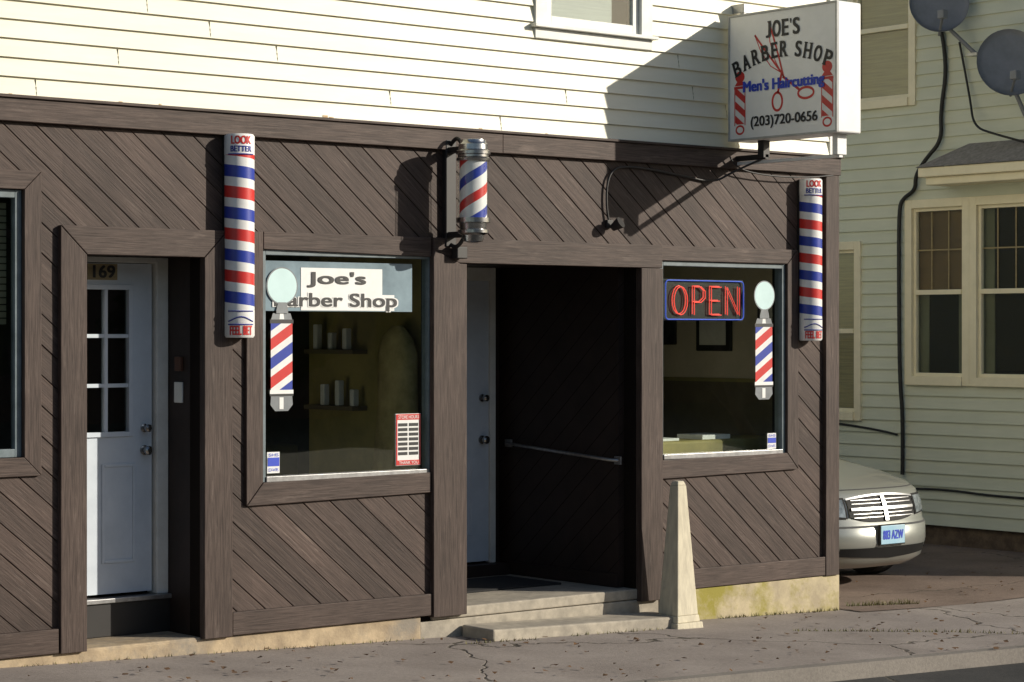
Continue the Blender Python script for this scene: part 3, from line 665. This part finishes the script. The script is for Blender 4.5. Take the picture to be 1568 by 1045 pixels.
def sticker(x0,x1,z0,z1):
    K=empty('security_sticker')
    boxes('card',[(x0,x1,.009,.014,z0,z1)],M_wht,K)
    boxes('blue_band',[(x0+.004,x1-.004,.006,.0085,z0+.045,z1-.035)],M_inkblue,K)
    text('label','SHS',(x0+x1)/2,.004,z1-.018,(x1-x0)*.8,.02,M_inkblue,K)
    text('label_small','DVR',(x0+x1)/2,.004,z0+.022,(x1-x0)*.8,.02,M_inkblue,K)
sticker(7.99,8.085,1.205,1.34); sticker(12.57,12.665,1.21,1.33)

def emis(name,c,s):
    m,nt,b=newmat(name); b.inputs['Base Color'].default_value=c4(c); b.inputs['Emission Color'].default_value=c4(c); b.inputs['Emission Strength'].default_value=s; return m
M_nred=emis('neon_red',(.9,.07,.05),.8); M_nblue=emis('neon_blue',(.06,.12,.7),.4)
O=empty('open_sign')
ox0,ox1,oz0,oz1=11.54,12.36,2.20,2.49; oy=.06
def rr_pts(x0,x1,z0,z1,r,y):
    P=[]
    for cx,cz,a0 in ((x1-r,z1-r,0),(x0+r,z1-r,90),(x0+r,z0+r,180),(x1-r,z0+r,270)):
        for i in range(5): a=R(a0+i*22.5); P.append((cx+r*math.cos(a),y,cz+r*math.sin(a)))
    return P
tube('blue_border',rr_pts(ox0,ox1,oz0,oz1,.03,oy),.005,M_nblue,O,cyc=True)
boxes('backing',[(ox0-.01,ox1+.01,oy+.015,oy+.02,oz0-.01,oz1+.01)],surf('clear_black',(.03,.03,.03),None,.3,bump=0),O)
L_=[]
def lt(x,w,pl): 
    for dx in (0,.022):
        L_.append([(x+p[0]*w+dx,oy-.005,oz0+.04+p[1]*.21-dx*.3) for p in pl])
oo=[(.5+.5*math.cos(a),.5+.5*math.sin(a)) for a in [2*math.pi*i/16 for i in range(17)]]
lt(ox0+.06,.14,oo)
lt(ox0+.27,.12,[(0,0),(0,1),(.6,1),(.95,.85),(.95,.6),(.6,.45),(0,.45)])
lt(ox0+.45,.11,[(.95,0),(0,0),(0,1),(.95,1)]); lt(ox0+.45,.11,[(0,.5),(.8,.5)])
lt(ox0+.62,.13,[(0,0),(0,1),(1,0),(1,1)])
tube('red_letters',L_,.004,M_nred,O)

C1=tube('sign_cable',[(12.18,-.33,3.40),(12.05,-.12,3.30),(11.95,-.04,3.22),(11.6,-.035,3.26),(11.1,-.04,3.31),(10.88,-.04,3.27),(10.85,-.04,3.0),(10.89,-.04,2.88)],.008,M_black,None,'NURBS')
tube('eave_cable',[(13.2,-.09,3.33),(12.95,-.10,3.30),(12.5,-.09,3.29),(12.1,-.1,3.33),(12.05,-.1,3.42)],.006,M_black,None,'NURBS')
FL=empty('flood_light')
lathe('can',[(.025,0),(.03,.02),(.04,.06),(.042,.08)],(10.89,-.07,2.85),M_black,FL,16).rotation_euler=(R(60),0,R(20))
boxes('base',[(10.86,10.92,-.05,-.021,2.85,2.91)],M_black,FL,.006)

T=empty('tapered_post_marker')
cx,cy,zb=11.32,-.30,zg(11.3)-.01
M_cone=surf('weathered_cream',(.66,.60,.45),(.50,.45,.34),.8,6,(6,6,1),bump=.5,bdist=.006,c3=(.28,.22,.15),s3=5,t3=(.6,.85))
def frust(b,t,z0,z1,nm):
    v=[(cx+sx*b,cy+sy*b,z0) for sx,sy in((-1,-1),(1,-1),(1,1),(-1,1))]+[(cx+sx*t,cy+sy*t,z1) for sx,sy in((-1,-1),(1,-1),(1,1),(-1,1))]
    mesh(nm,v,boxdata(0,1,0,1,0,1)[1],T,M_cone,bevel=.006)
frust(.130,.125,zb,zb+.05,'base'); frust(.112,.107,zb+.0505,zb+.10,'collar'); frust(.102,.042,zb+.1005,zb+1.03,'shaft'); frust(.042,.028,zb+1.0305,zb+1.06,'tip')

# ------------------------------------------------------------------ neighbour house
H=empty('siding_house'); NX=18.5
yA,yB=-1.0,12.0
dw=(1.92,3.64,1.55,3.50); lw=(4.26,5.28,1.15,3.09); uw=(3.50,4.45,4.50,6.2)
def nsd(nm,y0,y1,z0,z1): siding(nm,y0,y1,z0,z1,M_nsiding,H,y=NX,pitch=.135,base=.09,axis='Y',out=.020)
nsd('siding_a',yA,yB,.09,1.15); nsd('siding_b',yA,dw[0],1.15,3.5); nsd('siding_b2',dw[0],dw[1],1.15,1.55); nsd('siding_c',dw[1],lw[0],1.15,3.5)
nsd('siding_d',lw[1],yB,1.15,3.5); nsd('siding_d2',lw[0],lw[1],3.09,3.5); nsd('siding_e',yA,yB,3.5,4.5); nsd('siding_f',yA,uw[0],4.5,7); nsd('siding_g',uw[1],yB,4.5,7)
nsd('siding_h',uw[0],uw[1],6.2,7)
boxes('walls',[(NX+.02,26,yA,yA+.1,.09,7),(NX+.02,26,yB-.1,yB,.09,7),(25.9,26,yA,yB,.09,7),(NX+.12,NX+.16,yA,yB,.09,7)],M_nsiding,H)
boxes('foundation',[(NX+.03,26,yA,yB,-.6,.088)],M_nfound,H)
mesh('roof',[(18.2,-1.4,7),(26.3,-1.4,7),(26.3,12.4,7),(18.2,12.4,7),(22.25,-1.4,9.6),(22.25,12.4,9.6)],[(0,1,4),(2,3,5),(0,4,5,3),(1,2,5,4),(0,3,2,1)],H,M_shingle)
def nwin(nm,y0,y1,z0,z1,grid=True,shade=None,tr=.09,smat=None):
    X=NX
    boxes(nm+'_casing',[(X-.04,X+.1,y0,y0+tr,z0,z1),(X-.04,X+.1,y1-tr,y1,z0,z1),(X-.04,X+.1,y0+tr,y1-tr,z1-tr,z1),(X-.06,X+.1,y0+tr,y1-tr,z0,z0+tr)],M_ntrim,H,.004)
    a,b,c,d=y0+tr,y1-tr,z0+tr,z1-tr; zm=(c+d)/2
    boxes(nm+'_sash',[(X-.0,X+.05,a,a+.035,c,d),(X-.0,X+.05,b-.035,b,c,d),(X-.0,X+.05,a+.035,b-.035,c,c+.04),(X-.0,X+.05,a+.035,b-.035,d-.035,d),(X-.01,X+.05,a+.035,b-.035,zm-.025,zm+.025)],M_ntrim,H,.003)
    box(nm+'_glass',X+.03,X+.034,a,b,c,d,M_glass,H)
    if grid:
        g=[]
        for i in (1,2): g.append((X+.024,X+.029,a+(b-a)*i/3-.007,a+(b-a)*i/3+.007,zm,d))
        g.append((X+.023,X+.028,a,b,(zm+d)/2-.007,(zm+d)/2+.007))
        boxes(nm+'_muntins',g,M_tan,H)
    if shade: boxes(nm+'_shade',[(X+.07,X+.08,a,b,shade,d)],smat or M_tan,H)
    boxes(nm+'_curtains',[(X+.085,X+.095,a,a+.14,c,d),(X+.085,X+.095,b-.14,b,c,d)],M_screen,H)
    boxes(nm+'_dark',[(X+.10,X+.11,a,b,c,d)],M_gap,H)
nwin('double_window_left',2.785,3.64,1.55,3.50,True,2.55,smat=surf('brown_shade',(.22,.13,.06),(.15,.09,.05),.8,3)); nwin('double_window_right',1.92,2.784,1.55,3.50,True,None)
nwin('side_window',lw[0],lw[1],lw[2],lw[3],False,1.2,smat=M_tan); nwin('upper_window',uw[0],uw[1],uw[2],uw[3],False,4.6,smat=M_tan)
boxes('hood_cornice',[(NX-.35,NX-.017,0.2,3.10,3.62,3.70),(NX-.40,NX-.017,.15,3.16,3.701,3.80)],M_ntrim,H,.01)
mesh('hood_roof',[(NX-.42,.1,3.802),(NX-.42,3.18,3.802),(NX-.017,3.18,3.802),(NX-.017,.1,3.802),(NX-.017,.5,4.05),(NX-.017,2.80,4.05)],[(1,0,4,5),(1,5,2),(0,3,4)],H,M_shingle)
tube('service_cable',[(NX-.05,3.15,5.3),(NX-.05,3.05,4.9),(NX-.05,3.15,4.4),(NX-.06,3.12,4.1),(NX-.10,3.30,3.92),(NX-.08,3.46,3.75),(NX-.05,3.48,3.6),(NX-.05,3.66,3.52),(NX-.06,3.70,3.4),(NX-.06,3.70,2.6),(NX-.06,3.69,1.6),(NX-.05,3.65,1.2),(NX-.05,3.66,.6)],.022,M_cable,None,'NURBS')
tube('service_cable',[(NX-.03,4.7,1.12),(NX-.03,4.1,1.08),(NX-.03,3.75,1.02)],.012,M_cable,None,'NURBS')
tube('service_cable',[(NX-.03,3.7,.45),(NX-.03,3.2,.48),(NX-.03,2.4,.43),(NX-.03,1.6,.44)],.012,M_cable,None,'NURBS')
tube('service_cable',[(NX-.05,2.9,5.1),(NX-.06,2.75,4.5),(NX-.2,2.6,4.2),(NX-.25,2.3,4.1),(NX-.1,2.0,4.0)],.012,M_cable,None,'NURBS')
def dish(x,y,z,mx,my,mz,rad=.36):
    D=empty('satellite_dish')
    prof=[(0.001,.055)]+[(rad*t,.055*(1-t*t)*1.0) for t in (.2,.4,.6,.8,1.0)]
    seg=36;V=[];F=[]
    n=len(prof)
    for side in (0,1):
        for r,h in prof:
            for i in range(seg):
                a=2*math.pi*i/seg; V.append((r*.92*math.cos(a),r*math.sin(a),-h+side*.012))
    for side in (0,1):
        o0=side*n*seg
        for j in range(n-1):
            for i in range(seg):
                a=o0+j*seg+i;b=o0+j*seg+(i+1)%seg; q=(a,b,b+seg,a+seg); F.append(q if side else tuple(reversed(q)))
    for i in range(seg):
        a=(n-1)*seg+i;b=(n-1)*seg+(i+1)%seg; F.append((a,b,b+n*seg,a+n*seg))
    o=mesh('reflector',V,F,D,M_dish,smooth=True)
    nrm=Vector((-.75,-.75,.35)).normalized()
    o.rotation_mode='QUATERNION'; o.rotation_quaternion=nrm.to_track_quat('Z','Y'); o.location=(x,y,z)
    p=Vector((x,y,z))
    tip=p+nrm*.38+Vector((0,0,-.30))
    tube('feed_arm',[tuple(p+Vector((0,0,-.33))),tuple(tip)],.014,M_dish,D)
    boxes('receiver',[(tip.x-.04,tip.x+.04,tip.y-.04,tip.y+.04,tip.z-.03,tip.z+.06)],M_dish,D,.01)
    tube('mast',[tuple(p-nrm*.07),tuple(p-nrm*.12+Vector((0,0,-.1))),(mx,my,mz)],.022,M_dish,D)
    boxes('foot',[(mx-.06,mx+.06,my-.06,my+.06,mz-.02,mz+.01)],M_steel,D)
dish(18.15,2.92,5.48,18.4,2.65,4.95,.33); dish(18.1,1.98,4.78,18.42,1.9,4.0,.36)

# ------------------------------------------------------------------ parked car (minivan)
CAR=empty('parked_car')
cx0,cy0,cz0=15.01,.88,zg(15)-.01
def paint():
    m,nt,b=newmat('champagne_car_paint'); b.inputs['Base Color'].default_value=(.33,.34,.31,1); b.inputs['Metallic'].default_value=.5; b.inputs['Roughness'].default_value=.33
    b.inputs['Coat Weight'].default_value=.6; b.inputs['Coat Roughness'].default_value=.05; return m
M_car=paint()
M_carglass=surf('car_glass',(.015,.02,.02),None,.08,bump=0)
M_tire=surf('tyre',(.02,.02,.02),None,.85,bump=.2)
M_grille=surf('grille_black',(.010,.010,.010),None,.6,bump=0,spec=.2)
M_cchrome=surf('car_chrome',(.50,.51,.52),(.45,.45,.45),.3,3,bump=0,metal=.7)
M_dark=surf('grille_slat',(.07,.07,.07),None,.5,bump=0)
M_lamp=surf('headlamp',(.34,.38,.40),(.10,.12,.13),.1,14,bump=0,metal=.3)
LV=[(.20,.80,.14,.42),(.27,.88,.03,.46),(.42,.92,-.01,.48),(.55,.93,.0,.48),(.60,.94,.05,.46),(.74,.94,.085,.44),(.84,.92,.13,.42),(.90,.88,.22,.40),
(.98,.83,.50,.38),(1.05,.80,.85,.40),(1.10,.80,1.14,.34),(1.14,.80,1.24,.32),(1.62,.68,1.95,.26),(1.72,.62,2.2,.25),(1.76,.48,2.6,.2)]
NC=24
def crow(l):
    z,w,f,s=l; P=[(-w,4.85 if z<1.2 else 4.7,z)]
    for yy in (3.8,2.9): P.append((-w,max(yy,f+s+.3+(yy-2.9)),z))
    for i in range(NC+1):
        t=-1+2*i/NC; x=w*math.sin(t*math.pi/2)/1.0
        q=abs(x/w)
        P.append((x,f+s*(q**3.2),z))
    for yy in (2.9,3.8): P.append((w,max(yy,f+s+.3+(yy-2.9)),z))
    P.append((w,4.85 if z<1.2 else 4.7,z)); return P
V=[];F=[];mi=[]
rows=[crow(l) for l in LV]; n=len(rows[0])
for r in rows: V+=[(cx0+p[0],cy0+p[1],cz0+p[2]) for p in r]
for j in range(len(rows)-1):
    for i in range(n):
        a=j*n+i;b=j*n+(i+1)%n; F.append((a,b,b+n,a+n)); mi.append(1 if j==11 else 0)
F.append(tuple((len(rows)-1)*n+i for i in range(n))); mi.append(0); F.append(tuple(reversed(range(n)))); mi.append(0)
body=mesh('body',V,F,CAR,[M_car,M_carglass],smooth=True)
for p,m_ in zip(body.data.polygons,mi): p.material_index=m_
e=body.modifiers.new('es','EDGE_SPLIT'); e.split_angle=R(50)
def ysurf(x,z):
    for a,b in zip(LV[:-1],LV[1:]):
        if a[0]<=z<=b[0]:
            t=(z-a[0])/(b[0]-a[0]); w=a[1]+(b[1]-a[1])*t; f=a[2]+(b[2]-a[2])*t; s=a[3]+(b[3]-a[3])*t
            return f+s*(min(1,abs(x)/w)**3.2)
    return 0
def patch(nm,outline_fn,mat,off=.008,nu=14,nv=5):
    V=[];F=[]
    for i in range(nu+1):
        x,a,b=outline_fn(i/nu)
        for j in range(nv+1):
            z=a+(b-a)*j/nv; V.append((cx0+x,cy0+ysurf(x,z)-off,cz0+z))
    for i in range(nu):
        for j in range(nv):
            a=i*(nv+1)+j; F.append((a,a+nv+1,a+nv+2,a+1))
    return mesh(nm,V,F,CAR,mat,smooth=True)
patch('grille',lambda u:(-.42+.84*u,.60+.05*abs(2*u-1)**3,.83-.03*abs(2*u-1)**2),M_grille,.010)
patch('grille_surround_top',lambda u:(-.43+.86*u,.825-.03*abs(2*u-1)**2,.840-.03*abs(2*u-1)**2),M_cchrome,.02,14,2)
patch('grille_cross_h',lambda u:(-.40+.80*u,.705,.728),M_cchrome,.022,14,2)
patch('grille_cross_v',lambda u:(-.022+.044*u,.61,.82),M_cchrome,.026,3,5)
for k,z in enumerate((.640,.672,.758,.788)):
    patch('grille_bar_%d'%k,lambda u,z=z:(-.38+.76*u,z,z+.006),M_steel,.016,12,1)
for s,nm in((-1,'headlamp_l'),(1,'headlamp_r')):
    patch(nm+'_bezel',lambda u,s=s:((s*(.44+.45*u) if s>0 else s*(.89-.45*u)),.635+.03*(u if s>0 else 1-u),.815),M_grille,.009,12,4)
    patch(nm,lambda u,s=s:((s*(.46+.41*u) if s>0 else s*(.87-.41*u)),.65+.03*(u if s>0 else 1-u),.80),M_lamp,.014,12,4)
patch('lower_intake',lambda u:(-.55+1.1*u,.285+.03*abs(2*u-1),.385),M_grille,.010)
patch('bumper_crease',lambda u:(-.86+1.72*u,.560,.575),M_dark,.004,24,1)
patch('hood_shutline',lambda u:(-.80+1.6*u,.872,.880),M_dark,.003,24,1)
for s in(-1,1): patch('fog_lamp_%d'%s,lambda u,s=s:(s*.70+(-.05+.10*u),.33,.39),M_lamp,.01,4,2)
boxes('licence_plate',[(cx0-.155,cx0+.155,cy0-.035,cy0-.028,cz0+.41,cz0+.57)],surf('plate_blue',(.30,.52,.66),(.5,.62,.68),.4,2),CAR,.003)
boxes('licence_plate_holder',[(cx0-.165,cx0+.165,cy0-.027,cy0-.012,cz0+.40,cz0+.58)],M_grille,CAR)
text('licence_number','883 AZW',cx0,cy0-.037,cz0+.49,.26,.075,M_inkblue,CAR,bold=.05)
for s in (-1,1):
    for yy in (.95,3.85):
        o=lathe('wheel_%d_%d'%(s,yy),[(.20,-.11),(.31,-.10),(.325,-.07),(.325,.07),(.31,.10),(.20,.11)],(cx0+s*.82,cy0+yy,cz0+.34),M_tire,CAR,32); o.rotation_euler=(0,R(90),0)
        o=lathe('hub_%d_%d'%(s,yy),[(.19,-.105),(.2,-.115),(.2,.115),(.19,.12)],(cx0+s*.82,cy0+yy,cz0+.34),M_steel,CAR,24); o.rotation_euler=(0,R(90),0)
for s in(-1,1):
    boxes('mirror_%d'%s,[(cx0+s*.93-.1,cx0+s*.93+.1,cy0+1.65,cy0+1.74,cz0+1.08,cz0+1.22)],M_car,CAR,.03)
    tube('mirror_arm_%d'%s,[(cx0+s*.80,cy0+1.7,cz0+1.1),(cx0+s*.90,cy0+1.7,cz0+1.12)],.02,M_grille,CAR)
tube('wiper',[(cx0-.5,cy0+1.28,cz0+1.19),(cx0+.1,cy0+1.2,cz0+1.18)],.01,M_grille,CAR)

# ------------------------------------------------------------------ across the street
M_leaf=surf('foliage',(.09,.09,.03),(.04,.045,.015),.8,1,bump=0)
M_bark=surf('bark',(.12,.09,.07),(.06,.045,.035),.9,9,bump=.5)
def street_tree(x,y,z,hgt,seed):
    rr=random.Random(seed); TR=empty('street_tree'); paths=[];rad=[];tips=[]
    def grow(p,d,L,r,dep):
        q=[p]; rs=[r]
        for i in range(4):
            d=(d+Vector((rr.gauss(0,.12),rr.gauss(0,.12),rr.gauss(0,.06)+.03))).normalized(); p=p+d*L/4; q.append(p); rs.append(r*(1-.12*(i+1)))
        paths.append([tuple(a) for a in q]); rad.append([a/.1 for a in rs])
        if dep==0: tips.append(p); return
        for k in range(3 if dep>1 else 4):
            a=rr.uniform(0,6.28); o=Vector((math.cos(a),math.sin(a),.1)); nd=(d*.8+o*rr.uniform(.4,.8)).normalized()
            grow(q[rr.choice((2,3,4))] if k else p,nd,L*rr.uniform(.6,.78),rs[-1]*.68,dep-1)
    grow(Vector((x,y,z)),Vector((0,0,1)),hgt*.36,.12,4)
    tube('trunk_and_limbs',paths,.1,M_bark,TR,res=1,radii=rad)
    V=[];F=[]
    for t in tips:
        if rr.random()<.35: continue
        for k in range(7):
            c=t+Vector((rr.gauss(0,.22),rr.gauss(0,.22),rr.gauss(0,.2))); s=rr.uniform(.04,.09)
            u=Vector((rr.gauss(0,1),rr.gauss(0,1),rr.gauss(0,1))).normalized(); w=u.orthogonal().normalized()
            n=len(V); V+=[tuple(c+u*s),tuple(c+w*s*.6),tuple(c-u*s),tuple(c-w*s*.6)]; F.append((n,n+1,n+2,n+3))
    mesh('crown_leaves',V,F,TR,M_leaf)
street_tree(25.6,-12.6,-.12,5.8,5)
def treeline():
    rr=random.Random(3); V=[];F=[]
    for t in range(26):
        bx=rr.uniform(-15,95); by=rr.uniform(-42,-32); hgt=rr.uniform(5,8.5)
        for k in range(260):
            p=Vector((rr.gauss(0,1),rr.gauss(0,1),rr.gauss(0,1))); p.normalize(); p*=rr.random()**.4
            c=Vector((bx+p.x*3,by+p.y*2.5,hgt*.55+p.z*hgt*.45)); s=rr.uniform(.25,.6)
            u=Vector((rr.gauss(0,1),rr.gauss(0,1),rr.gauss(0,1))).normalized(); w=u.orthogonal().normalized()
            n=len(V); V+=[tuple(c+u*s),tuple(c+w*s),tuple(c-u*s),tuple(c-w*s)]; F.append((n,n+1,n+2,n+3))
    mesh('tree_row',V,F,None,M_leaf)
treeline()
box_b=empty('brick_building')
boxes('walls',[(-20,70,-52,-45,-.5,9)],surf('far_brick',(.2,.11,.08),(.14,.08,.06),.9,3),box_b)
boxes('windows',[(-18+i*4,-16.6+i*4,-44.98,-44.9,1+3.4*j,2.8+3.4*j) for i in range(21) for j in range(2)],M_carglass,box_b)
boxes('cornice',[(-20.2,70.2,-52.2,-44.7,9.001,9.4)],M_conc,box_b)

# ------------------------------------------------------------------ light, world, camera
w=bpy.data.worlds.new('World'); scene.world=w; w.use_nodes=True; nt=w.node_tree
sky=nt.nodes.new('ShaderNodeTexSky'); sky.sky_type='NISHITA'; sky.sun_disc=False
sd=Vector((-1.02,1,-.53)).normalized()
el=math.asin(-sd.z); tosun=-sd
sky.sun_elevation=el; sky.sun_rotation=math.atan2(tosun.x,tosun.y)
bg=nt.nodes['Background']; nt.links.new(sky.outputs[0],bg.inputs[0]); bg.inputs[1].default_value=.10
ld=bpy.data.lights.new('sun','SUN'); ld.energy=5; ld.angle=R(.5); ld.color=(1,.92,.79)
lo=bpy.data.objects.new('sun',ld); COL.objects.link(lo); lo.rotation_mode='QUATERNION'; lo.rotation_quaternion=sd.to_track_quat('-Z','Y')
lo.location=(20,-20,15)
cam=bpy.data.cameras.new('camera'); co=bpy.data.objects.new('camera',cam); COL.objects.link(co)
co.location=(0,-11.99,2.1); co.rotation_euler=(R(90),0,-math.atan(.835))
cam.sensor_width=36; cam.lens=79.2; cam.shift_y=-.008; cam.clip_end=2000
scene.camera=co
scene.view_settings.view_transform='Standard'; scene.view_settings.look='None'; scene.view_settings.exposure=0
